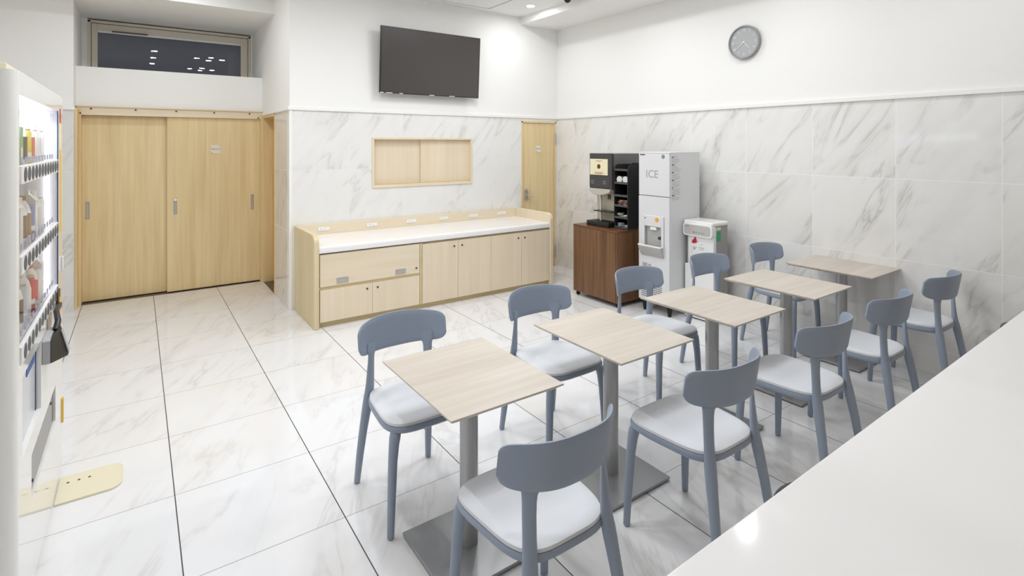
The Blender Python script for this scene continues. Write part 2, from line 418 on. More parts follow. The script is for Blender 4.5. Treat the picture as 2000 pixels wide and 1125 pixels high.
# sliding doors
struct('trim_7', boxes((-.05, -.028, 3.87, 4.12, 0, 1.99), (-.028, -.006, 3.98, 4.12, 0, 1.99), (1.655, XA, 3.93, 4.1, 0, 1.99)), M['maple'], 'pale wooden door jambs of the sliding doors', bevel=.002)
hd = struct('trim_8', boxes((-.045, XA, 3.985, 4.06, 1.93, 2.022), (-.045, XA, 3.97, 3.99, 2.012, 2.026)), M['beechx'], 'pale wooden header board with dark screw holes above the sliding doors', bevel=.002)
for hx, hz in ((.072, 1.994), (.444, 1.993), (.807, 1.992), (1.173, 1.99), (1.538, 1.99), (-.013, 1.946), (1.632, 1.944)):
    bm = bmesh.new(); add_cyl(bm, (hx, 3.978, hz), .008, .008, 1, 14); obj('screw_hole', bm, M['ink'], hd)
def pull(bmx, y, z, parent, lock=False):
    a = .015
    p = obj('door_handle', boxes((bmx-a, bmx-a+.004, y-.006, y, z-.088, z+.088), (bmx+a-.004, bmx+a, y-.006, y, z-.088, z+.088),
          (bmx-a, bmx+a, y-.006, y, z-.088, z-.078), (bmx-a, bmx+a, y-.006, y, z+.078, z+.088), (bmx-a+.005, bmx+a-.005, y-.0015, y, z-.08, z+.08)), M['pull'], parent, bevel=.001)
    if lock:
        bm = bmesh.new(); add_cyl(bm, (bmx, y-.016, z+.072), .016, .016, 1, 20)
        obj('thumb_turn', bm, M['white'], parent, smooth=True)
d1 = struct('door_1', boxes((-.006, .76, 4.075, 4.11, .012, 1.93)), M['maple'], 'left golden maple sliding door with one recessed pull', bevel=.0015)
pull(.04, 4.075, .95, d1)
d2 = struct('door_2', boxes((.725, 1.655, 4.02, 4.055, .012, 1.93)), M['maple'], 'right golden maple sliding door with a lock and a small sign', bevel=.0015)
pull(.8, 4.02, .95, d2, True); pull(1.572, 4.02, .95, d2)
struct('trim_9', boxes((-.006, 1.655, 3.99, 4.4, -.02, .002)), M['darkstone'], 'dark floor track under the sliding doors')
struct('wall_behind_doors', boxes((-.1, 1.8, 4.2, 4.3, 0, 2.03)), M['paint'], 'wall behind the sliding doors')
def sign(x, y, z, wd_, parent_label, txt):
    t = thing('door_sign', parent_label, 'sign', (x, y, z))
    obj('plate', boxes((x-wd_/2, x+wd_/2, y-.004, y, z-wd_/2, z+wd_/2)), plain('acrylic sign plate', (232, 224, 208), .3), t, bevel=.001)
    obj('lettering', text_bm(txt, wd_*.23, (x, y-.0045, z), (1,0,0), (0,0,1)), M['midgrey'], t)
    for sx in (-1, 1):
        bm = bmesh.new(); add_cyl(bm, (x+sx*wd_*.42, y-.007, z+sx*wd_*.42), .004, .003, 1, 10); obj('screw', bm, M['dark'], t)
sign(1.193, 4.019, 1.575, .1, 'small square private sign on the right sliding door', 'PRIVATE')

# doorway in the alcove side wall
struct('trim_10', boxes((XA-.008, XA+.14, 3.27, 3.30, 0, 1.96), (XA-.008, XA+.14, 3.30, 3.93, 1.94, 1.968), (XA-.008, XA+.14, 3.925, 3.955, 0, 1.96)), M['maple'], 'wooden casing of the side doorway', bevel=.002)
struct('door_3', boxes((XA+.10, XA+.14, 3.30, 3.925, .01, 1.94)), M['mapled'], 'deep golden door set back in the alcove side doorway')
struct('trim_11', boxes((XA, XA+.14, 3.30, 3.93, -.05, .001)), M['darkstone'], 'dark stone threshold of the side doorway')
struct('wall_doorway_end', boxes((XA, XA+.12, 3.955, 5.0, 0, 1.97)), M['paint'], 'wall stub beside the side doorway')

# hinged door in the back wall
d4 = struct('door_4', boxes((4.52, 5.04, YB+.004, YB+.04, .012, 1.91)), M['maple'], 'narrow golden wooden hinged door in the back corner', bevel=.001)
struct('trim_12', boxes((DX0, 4.517, YB-.012, YB+.08, 0, DZ), (5.043, 5.068, YB-.012, YB+.08, 0, DZ), (DX0, 5.068, YB-.012, YB+.08, 1.912, DZ+.004)), M['maple'], 'golden wooden frame of the corner door', bevel=.002)
obj('lock_plate', boxes((4.55, 4.595, YB-.012, YB+.004, .92, 1.055)), M['pull'], d4, bevel=.003)
bm = bmesh.new(); add_cyl(bm, (4.572, YB-.05, 1.03), .016, .045, 1, 18); add_cyl(bm, (4.572, YB-.055, .955), .014, .05, 1, 18)
obj('lock_cylinder', bm, M['chrome'], d4, smooth=True)
bm = bmesh.new(); add_tube(bm, [(4.572, YB-.055, .955), (4.62, YB-.057, .955), (4.68, YB-.05, .952)], [.009, .008, .006], 12)
obj('door_handle', bm, M['chrome'], d4, smooth=True)
for z0 in (1.62, .12):
    bm = bmesh.new(); add_cyl(bm, (5.052, YB-.02, z0), .009, .16, 2, 14); obj('hinge', bm, M['pull'], d4, smooth=True)
sign(4.775, YB+.003, 1.573, .085, 'small square private sign on the narrow corner door', 'PRIVATE')

# serving hatch in the back wall
h = thing('serving_hatch', 'wooden framed hatch with two sliding panels in the tiled wall under the television', 'hatch', (3.13, YB, 1.16))
obj('hatch_frame', boxes((HX0-.022, HX1+.022, YB-.015, YB+.09, HZ1, HZ1+.022), (HX0-.022, HX1+.022, YB-.015, YB+.09, HZ0-.03, HZ0), (HX0-.022, HX0, YB-.015, YB+.09, HZ0, HZ1), (HX1, HX1+.022, YB-.015, YB+.09, HZ0, HZ1)), M['beech'], h, bevel=.002)
obj('sliding_panel', boxes((HX0, 3.13, YB+.055, YB+.07, HZ0, HZ1)), M['beech'], h)
obj('sliding_panel', boxes((3.10, HX1, YB+.035, YB+.05, HZ0, HZ1)), M['beech'], h)
obj('track', boxes((HX0, HX1, YB+.02, YB+.08, HZ0, HZ0+.008)), M['khaki'], h)

# ------------------------------------------------------------ chairs
def make_chair(x, y, rot, label, group):
    t = thing('dining_chair', label, 'chair', (0,0,0), group)
    def outline(s, z, n=64, ex=4.0):
        pts = []
        for k in range(n):
            a = 2*PI*k/n; c, q = math.cos(a), math.sin(a)
            yy = .02 + .208*s*math.copysign(abs(q)**(2/ex), q)
            hw = (.197 + .09*(yy-.02))*s
            pts.append((hw*math.copysign(abs(c)**(2/ex), c), yy, z(math.hypot(c, q), yy) if callable(z) else z))
        return pts
    def rings(spec):
        bm = bmesh.new(); R = [[bm.verts.new(p) for p in outline(s, z)] for s, z in spec]
        for a, b in zip(R, R[1:]):
            for k in range(len(a)): bm.faces.new((a[k], a[(k+1) % len(a)], b[(k+1) % len(b)], b[k]))
        bm.faces.new(R[0][::-1]); bm.faces.new(R[-1]); return bm
    obj('seat_shell', rings([(.80, .412), (.93, .416), (1.0, .428), (1.005, .441), (.985, .449)]), M['chair'], t, smooth=True)
    obj('seat_cushion', rings([(.965, .447), (.985, .453), (.975, .462), (.93, .467), (.8, .469), (.5, .466)]), M['seat'], t, smooth=True)
    # backrest: wrapped band with rounded ends
    bm = bmesh.new(); W, NU, NV = .223, 60, 12
    def plan(x): return -.212 + .108*(abs(x)/W)**2.6
    grid = []
    for i in range(NU+1):
        s_ = -1 + 2*i/NU
        u = math.sin(s_*PI/2)*.5 + s_*.5          # closer spacing near the ends
        xx = W*u
        q_ = min(1, abs(u))*.986; e = (1-q_**22)**(1/2.6); e2 = (1-q_**13)**(1/2.5)
        top = .778 + .013*(1-u*u); bot = .632 + .012*u*u
        mid = .716
        zt = mid + (top-mid)*e; zb = mid + (bot-mid)*e2
        col = []
        for j in range(NV+1):
            z = zb + (zt-zb)*j/NV
            col.append((xx, plan(xx) - (z-.64)*.17 + .006, z))
        grid.append(col)
    th = .0065
    F = []
    for sgn in (1, -1):
        G = []
        for i, col in enumerate(grid):
            x0_ = grid[max(i-1, 0)][0]; x1_ = grid[min(i+1, NU)][0]
            tx, ty = x1_[0]-x0_[0], x1_[1]-x0_[1]; L = math.hypot(tx, ty); nx, ny = -ty/L, tx/L
            G.append([bm.verts.new((p[0]+nx*th*sgn*(1 if 0 < j < NV else .45), p[1]+ny*th*sgn*(1 if 0 < j < NV else .45), p[2])) for j, p in enumerate(col)])
        F.append(G)
    A, B = F
    for i in range(NU):
        for j in range(NV):
            bm.faces.new((A[i][j], A[i+1][j], A[i+1][j+1], A[i][j+1])); bm.faces.new((B[i][j], B[i][j+1], B[i+1][j+1], B[i+1][j]))
        bm.faces.new((A[i][0], B[i][0], B[i+1][0], A[i+1][0])); bm.faces.new((A[i][NV], A[i+1][NV], B[i+1][NV], B[i][NV]))
    for j in range(NV):
        bm.faces.new((A[0][j], A[0][j+1], B[0][j+1], B[0][j])); bm.faces.new((A[NU][j], B[NU][j], B[NU][j+1], A[NU][j+1]))
    obj('backrest', bm, M['chair'], t, smooth=True)
    for s_ in (-1, 1):
        bm = bmesh.new()
        add_tube(bm, [(s_*.188, -.240, .0), (s_*.188, -.240, .006), (s_*.180, -.222, .14), (s_*.170, -.203, .27), (s_*.163, -.190, .345), (s_*.158, -.182, .39), (s_*.1545, -.176, .425),
                      (s_*.152, -.172, .455), (s_*.150, -.168, .50), (s_*.1485, -.1645, .56), (s_*.147, -.1628, .605), (s_*.146, -.1625, .625), (s_*.145, -.163, .636), (s_*.144, -.1642, .646), (s_*.143, -.166, .658), (s_*.142, -.170, .685)],
                 [.0095, .0145, (.0175, .0175), (.0195, .0195), (.0215, .0205), (.0235, .0215), (.0245, .0205), (.0232, .0172), (.0215, .0145), (.0212, .0115), (.0218, .0092), (.0235, .0082), (.0268, .0074), (.033, .0066), (.038, .0055), (.03, .003)],
                 24, twist=[0, 0, 0, 0, 0, s_*.05, s_*.12, s_*.2, s_*.32, s_*.48, s_*.6, s_*.64, s_*.64, s_*.64, s_*.64, s_*.64])
        obj('leg', bm, M['chair'], t, smooth=True)
        bm = bmesh.new()
        add_tube(bm, [(s_*.156, .168, .432), (s_*.166, .177, .420), (s_*.172, .182, .402), (s_*.177, .185, .375), (s_*.184, .189, .31), (s_*.192, .195, .16), (s_*.198, .200, .006), (s_*.198, .200, .0)],
                 [.016, .0225, .0235, .0215, .0195, .0175, .0145, .010], 18)
        obj('leg', bm, M['chair'], t, smooth=True)
    t.location = (x, y, 0); t.rotation_euler = (0, 0, rot)
    return t
FAR = ['slate blue chair at the far side of the front table, seat tucked under it',
       'slate blue chair at the far side of the second table from the front',
       'slate blue chair far side of the middle table, in front of the ice dispenser',
       'slate blue chair with its back in front of the white water dispenser',
       'slate blue chair at the far side of the rearmost table, right of the water dispenser']
NEAR = ['slate blue chair closest to the viewer, its legs cut off at the bottom edge',
        'slate blue chair near side of the second table from the front, seen from behind',
        'slate blue chair near side of the middle table, seen from behind beside the counter',
        'slate blue chair near side of the fourth table, seen from behind',
        'slate blue chair near side of the rearmost table, beside the tiled right wall']
spots = [(x, -.635, PI, l) for x, l in zip((1.51, 2.35, 3.19, 3.97, 4.76), FAR)] + [(x, -1.54, 0, l) for x, l in zip((1.52, 2.365, 3.19, 3.95, 4.78), NEAR)]
proto = None
for x, y, r, l in spots:
    g_ = 'dining chairs at the small tables'
    if proto is None:
        proto = make_chair(x, y, r, l, g_)
    else:
        c = copy_tree(proto); c.location = (x, y, 0); c.rotation_euler = (0, 0, r); c['label'] = l

# ------------------------------------------------------------ tables
ZT = .704
def make_table(label):
    t = thing('cafe_table', label, 'table', (0,0,0), 'small pedestal tables in a row')
    a, b = .246, .302
    bm = bmesh.new(); add_box(bm, -a, a, -b, b, ZT-.006, ZT)
    lo = [bm.verts.new(p) for p in ((-a, -b, ZT-.006), (a, -b, ZT-.006), (a, b, ZT-.006), (-a, b, ZT-.006))]
    hi = [bm.verts.new(p) for p in ((-a+.02, -b+.02, ZT-.02), (a-.02, -b+.02, ZT-.02), (a-.02, b-.02, ZT-.02), (-a+.02, b-.02, ZT-.02))]
    bm.faces.new(hi[::-1])
    for k in range(4): bm.faces.new((lo[k], lo[(k+1) % 4], hi[(k+1) % 4], hi[k]))
    o = obj('tabletop', bm, M['tabletop'], t)
    bm = bmesh.new(); add_prism(bm, rrect(-.15, .15, -.15, .15, .02), 2, ZT-.026, ZT-.02); obj('mounting_plate', bm, M['dark'], t)
    bm = bmesh.new(); add_cyl(bm, (0, 0, .018), .037, ZT-.044, 2, 40); obj('pole', bm, M['steel'], t, smooth=True)
    obj('base_plate', boxes((-.2, .2, -.2, .2, .006, .019)), M['base'], t, bevel=.002)
    bm = bmesh.new()
    for sx in (-1, 1):
        for sy in (-1, 1): add_cyl(bm, (sx*.17, sy*.17, 0), .016, .006, 2, 14)
    obj('glides', bm, M['rubber'], t)
    return t
TL = ['front table with pale washed-oak top on a round steel pole, nearest the viewer',
      'second table from the front, pale washed-oak top on a round steel pole',
      'middle table of the row of five, pale oak top, third from the front',
      'fourth table of the row, pale oak top between the middle table and the rearmost one',
      'rearmost table of the row, pale oak top touching the tiled right wall']
tb = make_table(TL[0]); tb.location = (1.557, -1.052, 0)
for (x, y), l in zip(((2.366, -1.052), (3.188, -1.058), (4.012, -1.06), (4.853, -1.045)), TL[1:]):
    c = copy_tree(tb); c.location = (x, y, 0); c['label'] = l

# ------------------------------------------------------------ long cabinet under the hatch
CX0, CX1, CYF, CYB = 1.722, 4.43, 1.885, YB-.006
cb = thing('sideboard_cabinet', 'long pale beech sideboard with a white worktop standing under the hatch', 'cabinet', ((CX0+CX1)/2, 2.2, 0))
for i_, (x0_, x1_) in enumerate(((CX0, CX0+.045), (CX1-.045, CX1))):
    bm = bmesh.new(); add_prism(bm, rrect(CYF, CYB, .0, .828, .075, 8, (0, 0, 0, 1)), 0, x0_, x1_)
    obj('side_panel', bm, M['beech'] if i_ else wood('beech side veneer', (224, 209, 172), (209, 191, 150), 'Z', .5, 1.0, .8), cb, bevel=.006)
obj('backboard', boxes((CX0+.045, CX1-.045, 2.575, CYB, .05, .826)), M['beechx'], cb, bevel=.002)
bm = bmesh.new(); add_prism(bm, [(2.574, .722), (2.574, .69), (1.93, .663), (1.893, .663), (1.892, .70), (1.90, .716), (1.915, .722)], 0, CX0+.046, CX1-.046)
obj('worktop', bm, M['solid'], cb, label='white worktop with a rounded front edge', bevel=.003)
obj('carcass', boxes((CX0+.045, CX1-.045, 1.925, 2.575, .05, .652)), M['beech'], cb)
obj('kick_board', boxes((CX0+.045, CX1-.045, 1.935, 1.955, .0, .05)), M['khaki'], cb)
def knob(x, z, parent):
    bm = bmesh.new(); add_cyl(bm, (x, 1.893, z), .0085, .012, 1, 14); obj('lock', bm, M['dark'], parent, smooth=True)
def front(name, x0, x1, z0, z1, knobs=(), g='beech'):
    o = obj(name, boxes((x0+.0015, x1-.0015, 1.9, 1.92, z0+.0015, z1-.0015)), M[g], cb, bevel=.001)
    for kx, kz in knobs: knob(kx, kz, o)
    return o
fl = front('flap', 1.776, 2.735, .362, .65, ((2.7, .415),), 'beechx')
for x0, x1 in ((1.923, 2.03), (2.483, 2.588)):
    obj('handle', boxes((x0, x1, 1.896, 1.9, .378, .384), (x0, x1, 1.896, 1.9, .422, .428), (x0, x0+.006, 1.896, 1.9, .384, .422), (x1-.02, x1, 1.896, 1.9, .384, .422), (x0+.006, x1-.02, 1.8985, 1.9, .384, .422)), M['pull'], fl)
front('door', 1.776, 2.254, .05, .338, ((2.204, .289),))
front('door', 2.254, 2.735, .05, .338, ((2.305, .289),))
front('door', 2.766, 3.169, .05, .642, ((3.123, .584),))
front('door', 3.169, 3.574, .05, .642, ((3.215, .586),))
front('door', 3.574, 3.98, .05, .642, ((3.935, .584),))
front('door', 3.98, 4.383, .05, .642, ((4.026, .583),))
obj('divider', boxes((2.737, 2.764, 1.902, 1.93, .05, .652), (1.77, 2.737, 1.908, 1.93, .338, .362)), M['khaki'], cb)
OL = ['leftmost', 'second from the left', 'third from the left', 'fourth from the left', 'fifth from the left', 'rightmost']
for k, x in enumerate((1.997, 2.50, 2.952, 3.357, 3.759, 4.165)):
    o = thing('power_outlet', 'white double power outlet on the sideboard backboard, %s of six' % OL[k], 'outlet', (x, 2.575, .776), 'power outlets on the backboard')
    obj('cover_plate', boxes((x-.058, x+.058, 2.567, 2.575, .759, .795)), M['white'], o, bevel=.002)
    obj('sockets', boxes(*[(x+dx-.0015, x+dx+.0015, 2.5662, 2.567, .772, .783) for dx in (-.032, -.022, .006, .016)]), M['inkl'], o)

# ------------------------------------------------------------ television
tv = thing('television', 'large switched-off flat television mounted on the back wall, tilted down', 'television', (3.17, YB, 2.53))
bm = boxes((-.615, .615, -.022, .0, -.355, .355)); bx2 = boxes((-.604, .604, -.0235, -.021, -.345, .347))
bx3 = boxes((-.3, .3, .0, .03, -.2, .2))
R = Matrix.Translation((3.172, 2.505, 2.535)) @ Matrix.Rotation(math.radians(3.6), 4, 'X')
for b_, nm, mt in ((bm, 'bezel', 'tvedge'), (bx2, 'screen', 'tvscreen'), (bx3, 'rear_housing', 'black')):
    b_.transform(R); obj(nm, b_, M[mt], tv, bevel=.002 if nm != 'screen' else 0)
obj('wall_bracket', boxes((2.95, 3.4, 2.515, YB-.003, 2.35, 2.7)), M['black'], tv)
b_ = boxes((-.61, -.57, -.0242, -.0225, -.353, -.347), (-.545, -.47, -.0242, -.0225, -.353, -.347), (-.39, -.35, -.0242, -.0225, -.353, -.347), (-.03, .03, -.0242, -.0225, -.353, -.347), (.22, .29, -.0242, -.0225, -.353, -.347)); b_.transform(R)
obj('badges', b_, M['inkw'], tv, label='small pale markings along the lower edge')

# ------------------------------------------------------------ clock
ck = thing('wall_clock', 'round grey wall clock with white numerals high on the right wall', 'clock', (XR, -.11, 2.58))
cx_ = XR-.04
bm = bmesh.new(); add_lathe(bm, (XR, -.11, 2.58), [(.148, 0), (.157, -.012), (.157, -.036), (.151, -.044), (.143, -.043), (.140, -.026), (.001, -.026)], 56, 0)
obj('rim', bm, M['clockr'], ck, smooth=True)
bm = bmesh.new(); add_cyl(bm, (XR-.028, -.11, 2.58), .1405, .002, 0, 56); obj('dial', bm, M['clockf'], ck)
for k in range(1, 13):
    a = PI/2 - k*PI/6
    obj('numeral', text_bm(str(k), .034, (XR-.029, -.11-.112*math.cos(a), 2.58+.112*math.sin(a)), (0,-1,0), (0,0,1)), M['inkw'], ck)
def hand(name, ang, l0, l1, wd_, dx, mt):
    d = Vector((0, -math.cos(ang), math.sin(ang))); n = Vector((0, math.sin(ang), math.cos(ang)))
    c0 = Vector((XR-.030-dx, -.11, 2.58)); bm = bmesh.new()
    q = [c0+d*l0-n*wd_, c0+d*l0+n*wd_, c0+d*l1+n*wd_*.6, c0+d*l1-n*wd_*.6]
    A = [bm.verts.new(p) for p in q]; B = [bm.verts.new(p+Vector((-.0012, 0, 0))) for p in q]
    bm.faces.new(A); bm.faces.new(B[::-1])
    for k in range(4): bm.faces.new((A[k], A[(k+1) % 4], B[(k+1) % 4], B[k]))
    obj(name, bm, M[mt], ck)
hand('hour_hand', PI/2 - math.radians(139), -.012, .075, .0032, 0, 'inkw')
hand('minute_hand', PI/2 - math.radians(232), -.012, .118, .0026, .002, 'inkw')
hand('second_hand', PI/2 - math.radians(265), -.035, .12, .001, .004, 'inkw')
bm = bmesh.new(); add_cyl(bm, (XR-.037, -.11, 2.58), .007, .008, 0, 16); obj('hub', bm, M['inkw'], ck)

# dark dome camera on the ceiling
sc_ = thing('dome_camera', 'small black ceiling dome at the top edge beside the soffit', 'camera', (4.33, 1.52, ZC))
bm = bmesh.new(); add_lathe(bm, (4.33, 1.52, ZC), [(.05, 0), (.052, -.03), (.04, -.03)], 28); obj('mount', bm, M['midgrey'], sc_, smooth=True)
bm = bmesh.new(); add_lathe(bm, (4.33, 1.52, ZC-.03), [(.042*math.cos(a), -.048*math.sin(a)) for a in [k*PI/16 for k in range(8)]]+[(.001, -.048)], 28); obj('dome', bm, M['black'], sc_, smooth=True)

# ------------------------------------------------------------ walnut trolley
cx0, cx1, cy0, cy1, cz0, cz1 = 4.345, 4.92, .795, 1.44, .045, .765
ct = thing('walnut_trolley', 'walnut veneered cabinet on castors under the coffee machine', 'cabinet', ((cx0+cx1)/2, (cy0+cy1)/2, 0))
obj('body', boxes((cx0+.003, cx1, cy0, cy1, cz0, cz1-.02)), M['walnut'], ct, bevel=.0015)
obj('top_board', boxes((cx0, cx1, cy0-.003, cy1+.003, cz1-.019, cz1)), wood('walnut veneer, level grain', (122, 80, 52), (88, 55, 36), 'Y', .35), ct, bevel=.0015)
obj('front_panel', boxes((cx0-.002, cx0+.003, cy0+.02, cy1-.003, cz0+.003, cz1-.021)), M['walnut'], ct)
for x, y in ((cx0+.035, cy0+.03), (cx0+.035, cy1-.04), (cx1-.04, cy0+.03), (cx1-.04, cy1-.04)):
    bm = bmesh.new(); add_lathe(bm, (x, y-.01, .0235), [(.012, 0), (.022, .001), (.0235, .004), (.0235, .016), (.022, .019), (.012, .02)], 24, 1)
    c_ = obj('castor', bm, M['rubber'], ct, smooth=True)
    obj('castor_fork', boxes((x-.004, x+.016, y-.013, y-.011, .02, .045), (x-.004, x+.016, y+.011, y+.013, .02, .045), (x-.01, x+.018, y-.014, y+.014, .042, .0455)), M['chrome'], c_)

# ------------------------------------------------------------ coffee machine on the trolley
mx0, mx1, my0, my1, mz = 4.475, 4.90, .995, 1.325, cz1
cm = thing('coffee_machine', 'tall dark coffee machine with a cream drink card standing on the walnut trolley', 'coffee machine', ((mx0+mx1)/2, (my0+my1)/2, mz))
obj('head', boxes((mx0, mx0+.035, my0, my1, 1.16, 1.535)), M['dark'], cm, bevel=.006)
obj('body', boxes((mx0+.12, mx1, my0, my1, mz+.02, 1.162), (mx0+.035, mx1, my0, my1, 1.162, 1.533)), plain('warm grey sheet metal', (112, 110, 107), .4), cm, bevel=.004)
obj('lower_back', boxes((mx0+.112, mx0+.12, my0+.004, my1-.004, mz+.05, 1.16)), plain('beige splash panel', (196, 186, 166), .4), cm)
card = obj('menu_card', boxes((mx0-.003, mx0, my0+.055, my1-.012, 1.305, 1.475)), M['paper'], cm, label='cream card with a coffee cup picture', bevel=.001)
yc, zc_ = (my0+my1)/2+.02, 1.395
bm = bmesh.new(); add_cyl(bm, (mx0-.005, yc, zc_), .019, .002, 0, 24); obj('cup_picture', bm, plain('coffee print', (84, 50, 34), .5), card)
bm = bmesh.new(); add_lathe(bm, (mx0-.0035, yc, zc_), [(.026, 0), (.026, -.0006), (.023, -.0006), (.023, 0)], 30, 0); obj('ring_print', bm, plain('tan print', (190, 160, 100), .5), card)
brownp = plain('brown print', (140, 112, 74), .5)
for w_, z_ in ((.05, 1.455), (.03, 1.445), (.07, 1.322), (.06, 1.332), (.045, 1.315)):
    obj('print_line', boxes((mx0-.0036, mx0-.003, yc-w_, yc+w_, z_, z_+.004)), brownp, card)
obj('button_panel', boxes((mx0-.004, mx0, my0+.03, my1-.004, 1.175, 1.295)), M['dark'], cm, bevel=.002)
obj('button', boxes((mx0-.007, mx0-.004, my1-.08, my1-.03, 1.235, 1.245)), M['midgrey'], cm)
obj('button', boxes((mx0-.007, mx0-.004, my1-.08, my1-.03, 1.212, 1.222)), M['midgrey'], cm)
obj('button', boxes((mx0-.007, mx0-.004, my0+.075, my0+.125, 1.235, 1.245)), M['midgrey'], cm)
obj('button', boxes((mx0-.007, mx0-.004, my0+.075, my0+.125, 1.212, 1.222)), M['midgrey'], cm)
bm = bmesh.new(); add_prism(bm, [(my1, 1.16), (my1-.01, 1.13), (my1-.05, 1.10), (my1-.11, 1.085), (my0+.12, 1.095), (my0+.03, 1.12), (my0+.01, 1.16)], 0, mx0-.012, mx0+.11)
obj('dispensing_head', bm, plain('pale grey moulding', (186, 180, 168), .3), cm, bevel=.008)
for dy, r_ in ((.205, .014), (.085, .010), (.06, .010)):
    bm = bmesh.new(); add_lathe(bm, (mx0+.04, my0+dy, 1.10), [(r_, 0), (r_*.9, -.03), (r_*.6, -.05)], 18); obj('nozzle', bm, M['dark'] if dy < .1 else M['chrome'], cm, smooth=True)
bm = bmesh.new(); add_cyl(bm, (mx0+.05, my0+.205, mz+.05), .014, .29, 2, 20); obj('spout_column', bm, plain('pale metal', (205, 200, 190), .25, metal=.5), cm, smooth=True)
obj('cup_shelf', boxes((mx0+.0, mx0+.112, my0+.01, my0+.27, .915, .925)), M['black'], cm, bevel=.002)
obj('drip_tray', boxes((mx0-.045, mx0+.115, my0+.005, my1, mz, mz+.05)), M['black'], cm, bevel=.006)
obj('drip_grille', boxes(*[(mx0-.035, mx0+.11, my0+.025+k*.02, my0+.032+k*.02, mz+.05, mz+.052) for k in range(14)]), M['dark'], cm)

# cup and sachet rack
rx0, rx1, ry0, ry1, rz = 4.50, 4.76, .795, .985, cz1
rk = thing('cup_rack', 'black shelf rack with cups and sachets between coffee machine and ice dispenser', 'rack', ((rx0+rx1)/2, (ry0+ry1)/2, rz))
for y in (ry0, ry1-.008):
    bm = bmesh.new(); add_prism(bm, [(rx0, rz), (rx1, rz), (rx1, 1.425), (rx0+.05, 1.425), (rx0+.018, 1.41), (rx0, 1.37)], 1, y, y+.008); obj('side_panel', bm, M['blackm'], rk)
bm = bmesh.new(); add_prism(bm, rrect(ry0+.008, ry1-.008, rz, 1.435, .03, 6, (0,0,1,1)), 0, rx1-.012, rx1-.002); obj('back_panel', bm, M['blackm'], rk)
SH = [rz+.006, .872, .992, 1.095, 1.225, 1.36]
for z in SH:
    o = obj('shelf', boxes((rx0+.004, rx1-.012, ry0+.008, ry1-.008, z, z+.006)), M['blackm'], rk)
    obj('shelf_lip', boxes((rx0, rx0+.006, ry0+.008, ry1-.008, z-.002, z+.02)), plain('grey lip', (72, 72, 74), .4), o)
def cup(y, lab):
    t = thing('paper_cup_stack', lab, 'paper cup', (rx0+.1, y, SH[4]+.006), 'white paper cups in the rack')
    zc = SH[4]+.006+.036
    bm = bmesh.new(); add_lathe(bm, (rx0+.028, y, zc), [(.020, .0), (.034, .0), (.036, .004), (.034, .008), (.028, .15), (.024, .15)], 26, 0)
    obj('cup', bm, M['white'], t, smooth=True)
    bm = bmesh.new(); add_lathe(bm, (rx0+.026, y, zc), [(.031, .0), (.0365, -.002), (.0365, .003), (.031, .003)], 26, 0); obj('rim', bm, M['whitem'], t, smooth=True)
cup(.935, 'left stack of white paper cups lying on the upper rack shelf'); cup(.852, 'right stack of white paper cups lying on the upper rack shelf')
random.seed(5)
def sachets(y, z, lab, cols, n=7):
    t = thing('sachet_pile', lab, 'sachets', (rx0+.07, y, z), 'sachets on the rack shelves')
    for k in range(n):
        bm = boxes((-.026, .026, -.017, .017, -.003, .003))
        bm.transform(Matrix.Translation((rx0+.045+random.uniform(-.008, .02), y+random.uniform(-.01, .01), z+.009+k*.0075)) @ Matrix.Rotation(random.uniform(-.7, .7), 4, 'Z') @ Matrix.Rotation(random.uniform(-.25, .25), 4, 'X'))
        obj('sachet', bm, cols[k % len(cols)], t, bevel=.001)
pk = plain('pink sachet', (205, 150, 135), .5); br = plain('brown sachet', (150, 96, 70), .5); wh = plain('white sachet', (226, 224, 220), .5); bl_ = plain('bluish creamer', (196, 208, 216), .4)
sachets(.935, SH[2]+.006, 'left pile of pink and brown sachets on the middle rack shelf', (pk, br, wh)); sachets(.853, SH[2]+.006, 'right pile of pink and white sachets on the middle rack shelf', (wh, pk, br))
sachets(.935, SH[1]+.006, 'left pile of white sachets on the lower rack shelf', (wh, M['inkl']), 5); sachets(.853, SH[1]+.006, 'right flat pile of beige sachets on the lower rack shelf', (M['paper'], wh), 3)
sachets(.935, SH[0]+.006, 'left pile of bluish creamer pods on the bottom rack shelf', (bl_, wh), 5); sachets(.853, SH[0]+.006, 'right pile of bluish creamer pods on the bottom rack shelf', (wh, bl_), 3)

# ------------------------------------------------------------ ice dispenser
IDY = .016
ix0, ix1, iy0, iy1, iz0, iz1 = 4.52, 4.975, .296, .671, .095, 1.556
ic = thing('ice_dispenser', 'tall light grey ice dispenser lettered ICE between trolley and water dispenser', 'ice machine', ((ix0+ix1)/2, (iy0+iy1)/2, 0))
NY0, NY1, NZ0, NZ1 = .388, .588, .622, .838   # dispensing niche
obj('cabinet_body', boxes((ix0+.02, ix1, iy0, iy1, iz0, iz1-.012), (ix0+.005, ix1, iy0-.001, iy1+.001, iz1-.014, iz1)), M['icem'], ic, bevel=.003)
obj('upper_door', boxes((ix0, ix0+.02, iy0+.004, iy1-.002, 1.135, iz1-.016)), M['icem'], ic, bevel=.004)
obj('lower_panel', boxes((ix0, ix0+.02, iy0+.004, NY0, iz0+.02, 1.128), (ix0, ix0+.02, NY1, iy1-.002, iz0+.02, 1.128), (ix0, ix0+.02, NY0, NY1, NZ1, 1.128), (ix0, ix0+.02, NY0, NY1, iz0+.02, NZ0)), M['icem'], ic)
obj('dispenser_frame', boxes((ix0-.014, ix0, NY0-.03, NY0, .57, .945), (ix0-.014, ix0, NY1, NY1+.035, .57, .945), (ix0-.014, ix0, NY0, NY1, NZ1, .945)), M['icem'], ic, bevel=.006)
